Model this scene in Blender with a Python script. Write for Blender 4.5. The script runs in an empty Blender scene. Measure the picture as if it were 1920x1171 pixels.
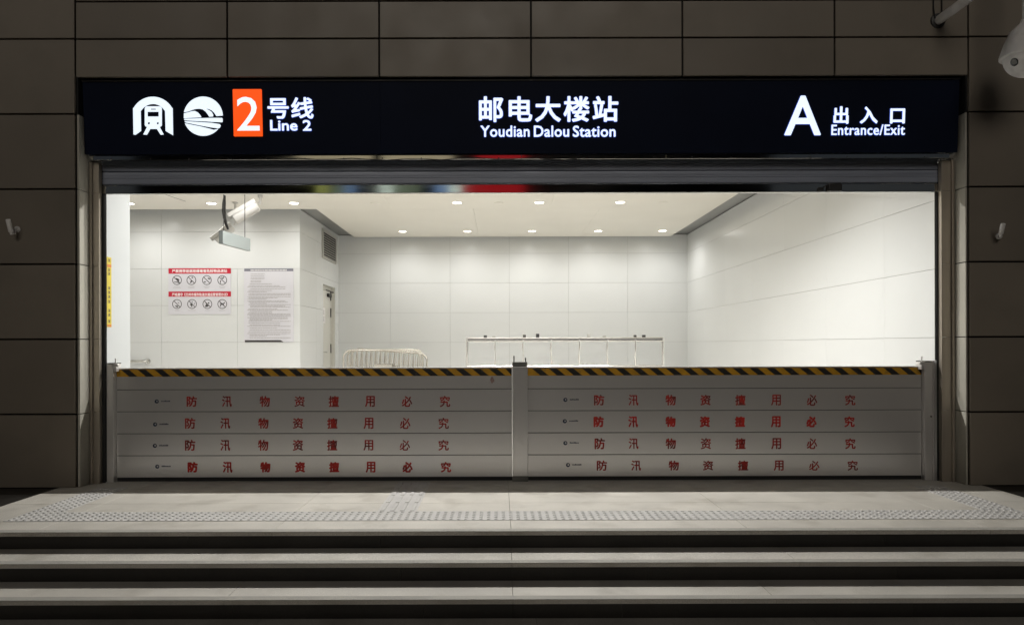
import bpy, bmesh, math, random
from math import pi, sin, cos, radians, sqrt, atan2
from mathutils import Vector, Matrix
from mathutils.geometry import tessellate_polygon

random.seed(7)
S = bpy.context.scene
COL = S.collection

# ------------------------------------------------------------------ camera
F = 1300.0                      # focal length in photo pixels (photo 1920 wide)
CX, CY, CAMZ, ROLL = 936.0, 646.0, 1.4, 0.0026
cd = bpy.data.cameras.new('camera')
cd.sensor_width = 36.0
cd.lens = 36.0 * F / 1920.0
cd.shift_x = (960.0 - CX) / 1920.0
cd.shift_y = (CY - 585.5) / 1920.0
cd.clip_start = 0.05
cd.clip_end = 500.0
cam = bpy.data.objects.new('camera', cd)
COL.objects.link(cam)
cam.matrix_world = Matrix.Translation((0, 0, CAMZ)) @ Matrix.Rotation(pi / 2, 4, 'X') @ Matrix.Rotation(-ROLL, 4, 'Z')
S.camera = cam

# ------------------------------------------------------------------ night sky, street glow, exposure
W = bpy.data.worlds.new('World')
S.world = W
W.use_nodes = True
wn = W.node_tree.nodes
sky = wn.new('ShaderNodeTexSky')
sky.sky_type = 'NISHITA'
sky.sun_disc = False
sky.sun_elevation = radians(-4.0)
sky.sun_rotation = radians(180)
W.node_tree.links.new(sky.outputs['Color'], wn['Background'].inputs['Color'])
wn['Background'].inputs['Strength'].default_value = 0.35

sd = bpy.data.lights.new('street_glow', 'SUN')      # the town's lights behind the photographer, low and broad
sd.energy = 0.62
sd.angle = radians(30)
sd.color = (1.0, 0.93, 0.83)
sun = bpy.data.objects.new('street_glow', sd)
COL.objects.link(sun)
sun.rotation_euler = (radians(90 - 26), 0, radians(-4))

S.view_settings.view_transform = 'Standard'
S.view_settings.look = 'None'
S.view_settings.exposure = 0.0
S.view_settings.gamma = 1.0
S.cycles.use_denoising = True
S.cycles.max_bounces = 10
S.cycles.diffuse_bounces = 6
S.cycles.sample_clamp_indirect = 8.0
S.cycles.caustics_reflective = False
S.cycles.caustics_refractive = False

# ------------------------------------------------------------------ helpers
def P(x, y, d):
    """photo pixel at a known depth -> point in the place"""
    dx, dy = x - CX, CY - y
    return Vector(((dx + ROLL * dy) * d / F, d, CAMZ + (dy - ROLL * dx) * d / F))

ORG = {}
def new_bm():
    return bmesh.new()

def link(name, me, parent=None, mats=None):
    o = bpy.data.objects.new(name, me)
    COL.objects.link(o)
    if parent is not None:
        o.parent = parent
    return o

def obj(name, bm, mat, parent=None, smooth=False, local=False, extra=None):
    """one mesh object; verts given in world space (or in the parent's space when local)"""
    bmesh.ops.recalc_face_normals(bm, faces=bm.faces[:])
    if parent is not None:
        org = ORG[parent.name]
        if not local:
            bmesh.ops.translate(bm, verts=bm.verts[:], vec=-org)
        loc = Vector((0, 0, 0))
    else:
        if local:
            loc = Vector((0, 0, 0))
        else:
            xs = [v.co.x for v in bm.verts]; ys = [v.co.y for v in bm.verts]; zs = [v.co.z for v in bm.verts]
            loc = Vector(((min(xs) + max(xs)) / 2, (min(ys) + max(ys)) / 2, min(zs)))
            bmesh.ops.translate(bm, verts=bm.verts[:], vec=-loc)
        org = loc
    me = bpy.data.meshes.new(name)
    bm.to_mesh(me)
    bm.free()
    me.materials.append(mat)
    for m in (extra or []):
        me.materials.append(m)
    if smooth:
        for p in me.polygons:
            p.use_smooth = True
        try:
            me.set_sharp_from_angle(angle=radians(40))
        except Exception:
            pass
    o = link(name, me, parent)
    o.location = loc
    ORG[o.name] = Vector(org)
    return o

def tag(o, label=None, cat=None, group=None, kind=None):
    if label: o['label'] = label
    if cat: o['category'] = cat
    if group: o['group'] = group
    if kind: o['kind'] = kind
    return o

def thing(name, label, cat, loc, group=None, rot=None):
    o = bpy.data.objects.new(name, None)
    o.empty_display_size = 0.1
    COL.objects.link(o)
    o.location = loc
    if rot: o.rotation_euler = rot
    ORG[o.name] = Vector(loc)
    return tag(o, label, cat, group)

def dup(root, loc, rot=None, label=None):
    r = root.copy(); COL.objects.link(r); r.location = loc
    if rot is not None: r.rotation_euler = rot
    if label: r['label'] = label
    for ch in list(root.children):
        c = ch.copy(); COL.objects.link(c); c.parent = r
        for g in ch.children:
            k = g.copy(); COL.objects.link(k); k.parent = c
    return r

def box(bm, x0, x1, y0, y1, z0, z1, bev=0.0, seg=1):
    r = bmesh.ops.create_cube(bm, size=1.0)
    vs = r['verts']
    for v in vs:
        v.co = Vector((x0 + (v.co.x + .5) * (x1 - x0), y0 + (v.co.y + .5) * (y1 - y0), z0 + (v.co.z + .5) * (z1 - z0)))
    if bev > 0:
        es = set()
        for v in vs:
            es.update(v.link_edges)
        bmesh.ops.bevel(bm, geom=list(es), offset=bev, segments=seg, affect='EDGES', profile=0.5)
    return bm

def quad(bm, *pts):
    return bm.faces.new([bm.verts.new(p) for p in pts])

def tube(bm, pts, r, seg=12, cap=True, closed=False, rs=None):
    pts = [Vector(p) for p in pts]
    n = len(pts)
    up = Vector((0, 0, 1))
    rings = []
    prev = None
    for i, p in enumerate(pts):
        if closed:
            t = (pts[(i + 1) % n] - pts[i - 1]).normalized()
        elif i == 0: t = (pts[1] - p).normalized()
        elif i == n - 1: t = (p - pts[i - 1]).normalized()
        else: t = ((pts[i + 1] - p).normalized() + (p - pts[i - 1]).normalized()).normalized()
        if prev is None:
            a = up if abs(t.dot(up)) < .95 else Vector((1, 0, 0))
            nrm = (a - t * a.dot(t)).normalized()
        else:
            nrm = (prev - t * prev.dot(t)).normalized()
        prev = nrm
        b = t.cross(nrm)
        rr = rs[i] if rs else r
        rings.append([bm.verts.new(p + (nrm * cos(2 * pi * k / seg) + b * sin(2 * pi * k / seg)) * rr) for k in range(seg)])
    m = n if closed else n - 1
    for i in range(m):
        A, B = rings[i], rings[(i + 1) % n]
        for k in range(seg):
            bm.faces.new((A[k], A[(k + 1) % seg], B[(k + 1) % seg], B[k]))
    if cap and not closed:
        bm.faces.new(rings[0]); bm.faces.new(rings[-1])
    return bm

def lathe(bm, prof, base=(0, 0, 0), axis=(0, 0, 1), seg=28):
    """prof: list of (radius, height along axis)"""
    ax = Vector(axis).normalized()
    q = Vector((0, 0, 1)).rotation_difference(ax)
    base = Vector(base)
    rings = []
    for r, h in prof:
        if r < 1e-6:
            rings.append([bm.verts.new(base + q @ Vector((0, 0, h)))])
        else:
            rings.append([bm.verts.new(base + q @ Vector((r * cos(2 * pi * k / seg), r * sin(2 * pi * k / seg), h))) for k in range(seg)])
    for A, B in zip(rings, rings[1:]):
        for k in range(seg):
            k2 = (k + 1) % seg
            if len(A) == 1 and len(B) == 1: continue
            if len(A) == 1: bm.faces.new((A[0], B[k2], B[k]))
            elif len(B) == 1: bm.faces.new((A[k], A[k2], B[0]))
            else: bm.faces.new((A[k], A[k2], B[k2], B[k]))
    return bm

def prism(bm, loops, fn, w0, w1):
    """polygon with holes (u,v) extruded from w0 to w1 through fn(u,v,w)"""
    L3 = [[Vector((u, v, 0)) for u, v in lp] for lp in loops]
    tris = tessellate_polygon(L3)
    flat = [p for lp in loops for p in lp]
    A = [bm.verts.new(fn(u, v, w0)) for u, v in flat]
    B = [bm.verts.new(fn(u, v, w1)) for u, v in flat]
    for t in tris:
        try:
            bm.faces.new([A[i] for i in t]); bm.faces.new([B[i] for i in t])
        except ValueError:
            pass
    k = 0
    for lp in loops:
        n = len(lp)
        for i in range(n):
            j = (i + 1) % n
            try:
                bm.faces.new((A[k + i], A[k + j], B[k + j], B[k + i]))
            except ValueError:
                pass
        k += n
    return bm

def glyphs(bm, s, fn, rect, depth, bold=0.0, spacing=1.0, w0=0.0, copies=8):
    """lettering fitted into rect (u0,u1,v0,v1); fn(u,v,w) places it; bold thickens every stroke by that many metres"""
    cu = bpy.data.curves.new('lettering', 'FONT')
    cu.body = s
    cu.size = 1.0
    cu.space_character = spacing
    cu.resolution_u = 3
    cu.fill_mode = 'BOTH'
    cu.extrude = 0.05
    t = bpy.data.objects.new('lettering_tmp', cu)
    COL.objects.link(t)
    dg = bpy.context.evaluated_depsgraph_get()
    me = bpy.data.meshes.new_from_object(t.evaluated_get(dg))
    bpy.data.objects.remove(t)
    bpy.data.curves.remove(cu)
    xs = [v.co.x for v in me.vertices]; ys = [v.co.y for v in me.vertices]
    x0, x1, y0, y1 = min(xs), max(xs), min(ys), max(ys)
    u0, u1, v0, v1 = rect
    u0 += bold; u1 -= bold; v0 += bold; v1 -= bold
    sh = [(0.0, 0.0)]
    if bold > 0:
        sh = [(bold * cos(2 * pi * k / copies + .39), bold * sin(2 * pi * k / copies + .39)) for k in range(copies)]
    for q, (du, dv) in enumerate(sh):
        vs = []
        dep = depth * (1 - .06 * q)
        for v in me.vertices:
            u = u0 + (v.co.x - x0) / (x1 - x0) * (u1 - u0) + du
            w = v0 + (v.co.y - y0) / (y1 - y0) * (v1 - v0) + dv
            vs.append(bm.verts.new(fn(u, w, w0 + (v.co.z + .05) / .1 * dep)))
        for pl in me.polygons:
            try:
                bm.faces.new([vs[i] for i in pl.vertices])
            except ValueError:
                pass
    bpy.data.meshes.remove(me)
    return bm

def rrect(u0, u1, v0, v1, r, n=5):
    pts = []
    for cx, cy, a0 in ((u1 - r, v1 - r, 0), (u0 + r, v1 - r, pi / 2), (u0 + r, v0 + r, pi), (u1 - r, v0 + r, 3 * pi / 2)):
        for k in range(n + 1):
            a = a0 + pi / 2 * k / n
            pts.append((cx + r * cos(a), cy + r * sin(a)))
    return pts

def circ(cx, cy, r, n=28, a0=0, a1=2 * pi):
    return [(cx + r * cos(a0 + (a1 - a0) * k / n), cy + r * sin(a0 + (a1 - a0) * k / n)) for k in range(n if a1 - a0 > 6.28 else n + 1)]

# ------------------------------------------------------------------ materials
def mat(name, col, rough=0.5, metal=0.0, var=0.0, vscale=3.0, stretch=(1, 1, 1), bump=0.0, bscale=60.0, island=0.0,
        speck=0.0, sscale=300.0, rvar=0.0, spec=0.5, dirt=None, coat=0.0):
    m = bpy.data.materials.new(name)
    m.use_nodes = True
    nt = m.node_tree
    n, l = nt.nodes, nt.links
    b = n['Principled BSDF']
    b.inputs['Roughness'].default_value = rough
    b.inputs['Metallic'].default_value = metal
    b.inputs['Specular IOR Level'].default_value = spec
    if coat: b.inputs['Coat Weight'].default_value = coat
    geo = n.new('ShaderNodeNewGeometry')
    mp = n.new('ShaderNodeMapping')
    mp.inputs['Scale'].default_value = stretch
    l.new(geo.outputs['Position'], mp.inputs['Vector'])
    rgb = n.new('ShaderNodeRGB')
    rgb.outputs[0].default_value = (*col, 1)
    cur = rgb.outputs[0]
    def noise(scale, detail=4):
        t = n.new('ShaderNodeTexNoise')
        t.inputs['Scale'].default_value = scale
        t.inputs['Detail'].default_value = detail
        l.new(mp.outputs[0], t.inputs['Vector'])
        return t.outputs['Fac']
    def mul(cur, fac_out, lo, hi, a=0.3, b_=0.7):
        r = n.new('ShaderNodeMapRange')
        r.inputs['From Min'].default_value = a; r.inputs['From Max'].default_value = b_
        r.inputs['To Min'].default_value = lo; r.inputs['To Max'].default_value = hi
        l.new(fac_out, r.inputs['Value'])
        x = n.new('ShaderNodeVectorMath'); x.operation = 'SCALE'
        l.new(cur, x.inputs[0]); l.new(r.outputs[0], x.inputs['Scale'])
        return x.outputs[0]
    if var: cur = mul(cur, noise(vscale), 1 - var, 1 + var)
    if speck: cur = mul(cur, noise(sscale, 2), 1 - speck, 1 + speck)
    if island: cur = mul(cur, geo.outputs['Random Per Island'], 1 - island, 1 + island, 0, 1)
    if dirt:
        dcol, dscale, dlo, dhi, damt = dirt
        t = noise(dscale, 6)
        r = n.new('ShaderNodeMapRange')
        r.inputs['From Min'].default_value = dlo; r.inputs['From Max'].default_value = dhi
        r.inputs['To Max'].default_value = damt
        l.new(t, r.inputs['Value'])
        mx = n.new('ShaderNodeMix'); mx.data_type = 'RGBA'
        l.new(r.outputs[0], mx.inputs[0]); l.new(cur, mx.inputs[6])
        mx.inputs[7].default_value = (*dcol, 1)
        cur = mx.outputs[2]
    l.new(cur, b.inputs['Base Color'])
    if rvar:
        r = n.new('ShaderNodeMapRange')
        r.inputs['From Min'].default_value = .3; r.inputs['From Max'].default_value = .7
        r.inputs['To Min'].default_value = max(0.02, rough - rvar); r.inputs['To Max'].default_value = rough + rvar
        l.new(noise(vscale * 1.7), r.inputs['Value'])
        l.new(r.outputs[0], b.inputs['Roughness'])
    if bump:
        bp = n.new('ShaderNodeBump')
        bp.inputs['Strength'].default_value = bump
        bp.inputs['Distance'].default_value = 0.01
        l.new(noise(bscale), bp.inputs['Height'])
        l.new(bp.outputs[0], b.inputs['Normal'])
    return m

def emat(name, col, strength):
    m = bpy.data.materials.new(name)
    m.use_nodes = True
    b = m.node_tree.nodes['Principled BSDF']
    b.inputs['Base Color'].default_value = (*col, 1)
    b.inputs['Emission Color'].default_value = (*col, 1)
    b.inputs['Emission Strength'].default_value = strength
    b.inputs['Roughness'].default_value = 0.4
    return m

M = {}
M['clad'] = mat('cladding_stone', (.205, .177, .142), .45, spec=.35, var=.07, vscale=1.1, island=.13, speck=.06, sscale=220, rvar=.08, bump=.05, bscale=4,
                dirt=((.10, .09, .07), 1.6, .5, .85, .35))
M['reveal'] = mat('reveal_stone', (.44, .42, .36), .45, var=.06, vscale=1.5, island=.04, speck=.05, sscale=220)
M['gap'] = mat('joint_black', (.008, .008, .008), .8)
M['enamel'] = mat('white_enamel_panel', (.67, .68, .675), .22, var=.012, vscale=.7, island=.012)
M['paint'] = mat('white_paint', (.53, .55, .555), .5, var=.015, vscale=1.0)
M['ceil'] = mat('ceiling_panel', (.76, .73, .66), .5, var=.02, vscale=1.2)
M['soffit'] = mat('grey_metal_soffit', (.30, .30, .29), .35, metal=.5, var=.08, vscale=2)
M['granite'] = mat('light_granite', (.545, .515, .46), .55, var=.10, vscale=2.2, speck=.22, sscale=190, island=.05, bump=.05, bscale=150,
                   dirt=((.25, .22, .17), 3.0, .52, .8, .55))
M['hallfloor'] = mat('hall_floor_granite', (.74, .72, .68), .3, var=.05, vscale=2, speck=.15, sscale=190)
M['strip'] = mat('flamed_granite_strip', (.36, .345, .31), .75, var=.12, vscale=3, speck=.25, sscale=160, bump=.2, bscale=200)
M['darkg'] = mat('dark_granite', (.017, .0145, .0115), .5, var=.3, vscale=2.5, speck=.3, sscale=200, island=.25, bump=.05, bscale=100)
M['tact'] = mat('tactile_grey_stone', (.53, .515, .495), .5, var=.08, vscale=4, speck=.2, sscale=200)
M['sign'] = mat('sign_panel_navy', (.0055, .0088, .0220), .5, var=.12, vscale=1.5, spec=.06)
M['steel'] = mat('brushed_stainless', (.44, .39, .325), .36, metal=.6, var=.10, vscale=2.0, stretch=(6, 6, .25), rvar=.08,
                 dirt=((.25, .21, .16), 1.5, .5, .8, .5))
M['polish'] = mat('polished_stainless', (.62, .61, .59), .07, metal=1.0, var=.06, vscale=3, stretch=(.4, 3, 3), rvar=.02)
M['rail'] = mat('satin_stainless', (.80, .78, .74), .16, metal=.85, var=.04, vscale=3)
M['chrome'] = mat('bright_stainless', (.70, .69, .66), .18, metal=1.0, var=.04, vscale=3)
M['slat'] = mat('shutter_grey_paint', (.27, .295, .36), .42, metal=.15, var=.10, vscale=2.2, stretch=(.6, 1, 9), rvar=.08, bump=.05, bscale=3)
M['black'] = mat('black_rubber', (.012, .012, .012), .6)
M['alu'] = mat('grey_aluminium', (.80, .785, .77), .33, metal=.72, var=.04, vscale=.9, stretch=(.4, 1, 1.2), island=.05)
M['yellow'] = mat('hazard_yellow', (.52, .27, .012), .45, var=.14, vscale=9, speck=.05, dirt=((.22, .14, .04), 14, .58, .72, .6))
M['hblack'] = mat('hazard_black', (.016, .015, .015), .45, var=.25, vscale=10, dirt=((.10, .09, .08), 18, .60, .72, .5))
M['red'] = mat('stencil_red', (.40, .020, .012), .55, var=.30, vscale=14, dirt=((.08, .014, .01), 22, .50, .62, .75))
M['redwet'] = mat('stencil_red_heavy', (.50, .018, .010), .5, var=.25, vscale=12, dirt=((.10, .012, .01), 20, .55, .66, .6))
M['navy'] = mat('sticker_navy', (.015, .03, .075), .5)
M['ink'] = mat('print_dark', (.05, .045, .045), .6)
M['paper'] = mat('poster_paper', (.64, .63, .67), .45, var=.02, vscale=4)
M['pred'] = mat('poster_red', (.50, .012, .035), .45)
M['pwhite'] = mat('poster_white', (.8, .78, .77), .5)
M['pgrey'] = mat('poster_grey', (.20, .20, .24), .5)
M['ptext'] = mat('poster_small_print', (.42, .40, .41), .6)
M['dark'] = mat('dark_metal', (.035, .034, .033), .45, metal=.4, var=.2, vscale=10)
M['cap'] = mat('grey_cap', (.16, .16, .145), .5, metal=.3, var=.15, vscale=12)
M['scuff'] = mat('scuff_pale', (.78, .77, .74), .6)
M['stain'] = mat('scuff_reddish', (.32, .22, .20), .6)
M['hang'] = mat('sign_back_grey', (.23, .255, .25), .4)
M['cam'] = mat('camera_white', (.52, .51, .49), .4, var=.05, vscale=6)
M['camw'] = mat('weathered_white', (.80, .78, .76), .42, var=.08, vscale=8, dirt=((.4, .36, .32), 9, .5, .75, .35))
M['lens'] = mat('lens_black', (.01, .01, .012), .08)
M['vent'] = mat('vent_grey', (.42, .41, .38), .4, metal=.3)
M['door'] = mat('door_cream', (.62, .61, .56), .45, var=.02, vscale=3)
M['stickY'] = mat('sticker_yellow', (.62, .50, .06), .5, var=.04, vscale=8)
M['stickR'] = mat('sticker_orange', (.60, .20, .05), .5)
M['asph'] = mat('asphalt', (.045, .045, .045), .8, var=.2, vscale=2, speck=.4, sscale=90, bump=.2, bscale=80)
M['town'] = mat('far_wall', (.05, .05, .05), .8, var=.2, vscale=.6)
M['crowd'] = mat('galvanised_tube', (.66, .63, .57), .26, metal=.75, var=.06, vscale=5)
M['white_lit'] = emat('lit_letter_white', (.80, .90, 1.0), 0.98)
M['orange_lit'] = emat('lit_orange', (1.0, .088, .003), 0.88)
M['halo'] = emat('painted_halo_blue', (.03, .10, .62), 0.13)  # halo round the lit letters, painted as a faintly glowing blue
M['lamp'] = emat('lamp_lens', (1.0, .93, .82), 9.0)
g = bpy.data.materials.new('clear_plastic'); g.use_nodes = True
gb = g.node_tree.nodes['Principled BSDF']
gb.inputs['Base Color'].default_value = (.97, .97, .97, 1)
gb.inputs['Transmission Weight'].default_value = 1.0
gb.inputs['Roughness'].default_value = 0.04
gb.inputs['IOR'].default_value = 1.12
M['clear'] = g
def shop(name, col, s):
    M[name] = emat(name, col, s)
shop('glow_red', (.8, .02, .03), .40); shop('glow_blue', (.22, .40, .75), .60); shop('glow_white', (.75, .9, .8), .85)
shop('glow_green', (.25, .33, .22), .45); shop('glow_yellow', (.50, .55, .16), .5); shop('glow_warm', (.8, .7, .45), .5)
# clear plastic: thin sheet, mostly see-through with a glossy film
nt = g.node_tree; nn = nt.nodes; nn.clear()
out = nn.new('ShaderNodeOutputMaterial'); tr = nn.new('ShaderNodeBsdfTransparent'); gl = nn.new('ShaderNodeBsdfGlossy')
tr.inputs['Color'].default_value = (.96, .965, .97, 1); gl.inputs['Roughness'].default_value = .06
lw = nn.new('ShaderNodeLayerWeight'); lw.inputs['Blend'].default_value = .22
mx = nn.new('ShaderNodeMixShader')
nt.links.new(lw.outputs['Fresnel'], mx.inputs[0]); nt.links.new(tr.outputs[0], mx.inputs[1]); nt.links.new(gl.outputs[0], mx.inputs[2])
nt.links.new(mx.outputs[0], out.inputs['Surface'])

# ------------------------------------------------------------------ key dimensions (metres; camera at y = 0 looking along +y)
FAC = 6.85          # facade face
JMB = 7.04          # stainless jamb face
SHU = 7.12          # shutter curtain
BAR = 7.16          # flood boards
XL, XR = -4.152, 4.620      # opening between the reveals
ZJ = [-.016 + .741 * k for k in range(0, 9)]     # panel joint levels, shared outside and inside
GAP = .017

# ------------------------------------------------------------------ ground
bm = new_bm(); quad(bm, (-90, -90, -.516), (90, -90, -.516), (90, 4.22, -.516), (-90, 4.22, -.516))
o = obj('street', bm, M['asph']); tag(o, kind='structure')

RISE, TREAD, D1 = .1292, .3455, 5.230
PX0, PX1 = -4.36, 4.775
# landing of light granite slabs with narrow joints
bm = new_bm()
xs = [PX0]
x = .086 - 6 * .90
while x < PX1:
    if x > PX0 + .1: xs.append(x)
    x += 1.80
xs.append(PX1)
ds = [D1 - .022, 5.53, 6.15, 6.75, 7.40]
for i in range(len(xs) - 1):
    for j in range(len(ds) - 1):
        e = .0012
        box(bm, xs[i] + e, xs[i + 1] - e, ds[j] + (e if j else 0), ds[j + 1] - e, -.03, 0, bev=.0015)
landing = obj('paved_landing', bm, M['granite']); tag(landing, kind='structure')
bm = new_bm(); box(bm, PX0, PX1, D1 - .021, D1 + .05, .0, .0022)
obj('anti_slip_strip', bm, M['strip'], landing)
bm = new_bm(); box(bm, PX0 + .01, PX1 - .01, D1 + .012, 7.6, -.516, -.0315)
obj('base', bm, M['darkg'], landing)

# steps below the landing: light treads on dark risers
steps = thing('entrance_steps', 'wide dark risers with pale granite treads leading up to the landing', 'steps', (.2, 4.6, -.516))
for k in range(1, 4):
    d0 = D1 - TREAD * k
    zt = -RISE * k
    bm = new_bm()
    off = [.086 - 2.7 + .35 * k + 1.8 * q for q in range(-1, 4)]
    cuts = [PX0] + [c for c in off if PX0 + .2 < c < PX1 - .2] + [PX1]
    if k < 3: cuts = [PX0, -2.6 + .4 * k, .086, 2.4 - .3 * k, PX1]
    for a, b_ in zip(cuts, cuts[1:]):
        box(bm, a + .001, b_ - .001, d0 - .022, d0 + TREAD - .001, zt - .03, zt, bev=.0015)
    t = obj('tread', bm, M['granite'], steps)
    bm = new_bm(); box(bm, PX0, PX1, d0 - .021, d0 + .045, zt, zt + .0022)
    obj('anti_slip_strip', bm, M['strip'], t)
for k in range(0, 4):                      # riser slabs
    d0 = D1 - TREAD * k
    z1 = -RISE * k - .0315; z0 = -RISE * (k + 1) + .0005
    bm = new_bm()
    cuts = [PX0, -2.35 + .3 * k, -.9 + .2 * k, .086, 1.3 - .25 * k, 2.9 - .1 * k, PX1]
    for a, b_ in zip(cuts, cuts[1:]):
        box(bm, a + .001, b_ - .001, d0 - .002 if k else d0 - .002, d0 + .010, z0, z1)
    obj('riser', bm, M['darkg'], steps)
bm = new_bm()
box(bm, -12, PX0 - .004, 4.0, 7.3, -.516, -.006, bev=.004); box(bm, PX1 + .004, 12, 4.0, 7.3, -.516, -.006, bev=.004)
o = obj('dark_pavement', bm, M['darkg']); tag(o, kind='structure')

# tactile paving on the landing
bm = new_bm()
def dome(bm, x, y, r=.0165, h=.0062):
    lathe(bm, [(r, .0), (r * .86, h * .62), (r * .5, h), (0, h)], base=(x, y, .0025), seg=8)
TX0, TX1 = -3.965, 4.355
box(bm, TX0, TX1, 5.535, 5.835, .0, .0025)
box(bm, TX0, TX0 + .30, 5.8355, 6.84, .0, .0025)
box(bm, TX1 - .30, TX1, 5.8355, 6.84, .0, .0025)
tp = obj('tactile_paving', bm, M['tact']); tag(tp, kind='structure')
bm = new_bm()
nx = int((TX1 - TX0) / .06)
for i in range(nx):
    for j in range(5):
        dome(bm, TX0 + .035 + i * .06, 5.565 + j * .06)
obj('stud_row', bm, M['tact'], tp, smooth=True)
bm = new_bm()
for x0 in (TX0, TX1 - .30):
    for i in range(5):
        for j in range(16):
            dome(bm, x0 + .03 + i * .06, 5.868 + j * .06)
obj('stud_row', bm, M['tact'], tp, smooth=True)
bm = new_bm()
for j in range(4):
    for i in range(4):
        x = -1.01 + i * .085
        box(bm, x, x + .036, 5.845 + j * .31, 6.135 + j * .31, .0025, .0075, bev=.004, seg=2)
box(bm, -1.03, -.70, 5.8355, 7.09, .0, .0025)
obj('guide_bar', bm, M['tact'], tp)

# ------------------------------------------------------------------ facade
fac = thing('station_facade', 'dark facade of large brownish stone panels with black joints round the entrance', 'facade', (.2, 6.9, 0))
def panels(bm, xc, zc, y0, y1, gap=GAP, bev=.003):
    for a, b_ in zip(xc, xc[1:]):
        for c, d in zip(zc, zc[1:]):
            box(bm, a + gap / 2, b_ - gap / 2, y0, y1, c + gap / 2, d - gap / 2, bev=bev)
bm = new_bm(); panels(bm, [-7.3, -4.182], [-.006] + ZJ[1:], FAC, FAC + .03); obj('left_pillar_cladding', bm, M['clad'], fac)
bm = new_bm(); panels(bm, [4.643, 7.6], [-.006] + ZJ[1:], FAC, FAC + .03); obj('right_pillar_cladding', bm, M['clad'], fac)
bm = new_bm(); panels(bm, [-4.182, -2.680, -1.178, .322, 1.818, 3.322, 4.643], [4.045, 4.427, 4.797, 5.17, 5.91], FAC, FAC + .03)
obj('header_cladding', bm, M['clad'], fac)
for s, x0, x1 in ((-1, XL - .022, XL), (1, XR, XR + .016)):       # reveals, with the same joint levels
    bm = new_bm()
    zz = [.0] + ZJ[1:6]
    for c, d in zip(zz, zz[1:]):
        box(bm, x0, x1, FAC + .014, JMB + .03, c + .004, d - .004, bev=.002)
    obj('reveal_cladding', bm, M['reveal'], fac)
bm = new_bm()
box(bm, -9, XL - .0215, FAC + .033, 7.25, -.02, 6.0); box(bm, XR + .0165, 9, FAC + .033, 7.19, -.02, 6.0)
box(bm, XL - .021, XR + .016, FAC + .033, 7.25, 4.062, 6.0)
box(bm, XL - .021, XR + .016, 7.16, 7.25, 3.30, 4.0615)
obj('wall_core', bm, M['gap'], fac)
# stainless jambs and the strip below the sign
for s, a, b_ in ((-1, -4.150, -4.062), (1, 4.495, 4.616)):
    bm = new_bm()
    zz = [.0] + ZJ[1:5] + [3.262]
    for c, d in zip(zz, zz[1:]):
        box(bm, a, b_, JMB, JMB + .03, c + .0012, d - .0012, bev=.0015)
    j = obj('door_jamb', bm, M['steel'], fac)
    bm = new_bm()
    xa, xb = (a - .0005, a + .026) if s < 0 else (b_ - .026, b_ + .0005)
    box(bm, xa, xb, JMB - .022, JMB - .0005, .0, 3.262, bev=.004, seg=2)
    obj('edge_trim', bm, M['steel'], j)
    bm = new_bm()
    xa, xb = (b_ - .022, b_) if s < 0 else (a, a + .022)
    box(bm, xa, xb, JMB + .0305, JMB + .052, .0, 3.262)
    obj('return_flange', bm, M['steel'], j)
bm = new_bm()
xb0, xb1 = -4.14, 4.60
xs = [xb0 + (xb1 - xb0) * k / 6 for k in range(7)]
for a, b_ in zip(xs, xs[1:]):
    box(bm, a + .0015, b_ - .0015, 6.985, 7.035, 3.266, 3.312, bev=.003)
tr_ = obj('lintel_trim', bm, M['polish'], fac)
for k in range(22):
    x = -3.9 + k * .39
    bm = new_bm(); lathe(bm, [(.007, 0), (.006, .004), (0, .005)], base=(x, 6.985, 3.279), axis=(0, -1, 0), seg=8)
    obj('screw', bm, M['dark'], tr_)
bm = new_bm()
pts = [(-2.2 + .18 * k, 6.978, 3.270 + .008 * sin(k * 1.9) + .004 * sin(k * .7)) for k in range(18)]
tube(bm, pts, .0035, seg=6)
obj('cable', bm, M['black'], tr_)

# ------------------------------------------------------------------ roller shutter
sh = thing('roller_shutter', 'grey steel roller shutter rolled almost fully up above the entrance', 'shutter', (.23, SHU, 2.95))
SX0, SX1 = -4.062, 4.500
bm = new_bm()
prof = []
z = 3.045
slat = .136
while z < 3.42:
    pr = [(.012, 0), (-.006, .003), (-.0125, .008), (-.0135, .018), (-.0135, .062), (-.0085, .064), (-.0085, .068), (-.0135, .070), (-.0135, .084), (-.0105, .0855), (-.0105, .0885), (-.0135, .090), (-.0135, .116), (-.0125, .127), (-.006, .1325), (.012, .1345)]
    prof += [(SHU + a, z + b_) for a, b_ in pr]
    z += slat
A = [bm.verts.new((SX0, y, zz)) for y, zz in prof]; B = [bm.verts.new((SX1, y, zz)) for y, zz in prof]
for i in range(len(prof) - 1):
    bm.faces.new((A[i], A[i + 1], B[i + 1], B[i]))
obj('curtain', bm, M['slat'], sh)
bm = new_bm()
box(bm, SX0 + .004, SX1 - .004, SHU - .024, SHU + .02, 2.951, 3.041, bev=.006, seg=2)
bb = obj('bottom_bar', bm, M['polish'], sh)
bm = new_bm()
lx = P(1562, 354, 7.1)
box(bm, lx.x - .065, lx.x + .075, SHU - .062, SHU - .0245, 2.956, 3.030, bev=.010, seg=2)
box(bm, lx.x - .16, lx.x - .105, SHU - .045, SHU - .0245, 2.958, 2.998, bev=.006, seg=2)
tube(bm, [(lx.x - .10, SHU - .04, 3.0), (lx.x - .06, SHU - .05, 3.028), (lx.x + .06, SHU - .06, 3.035)], .006, seg=6)
obj('latch', bm, M['dark'], bb)
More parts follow.
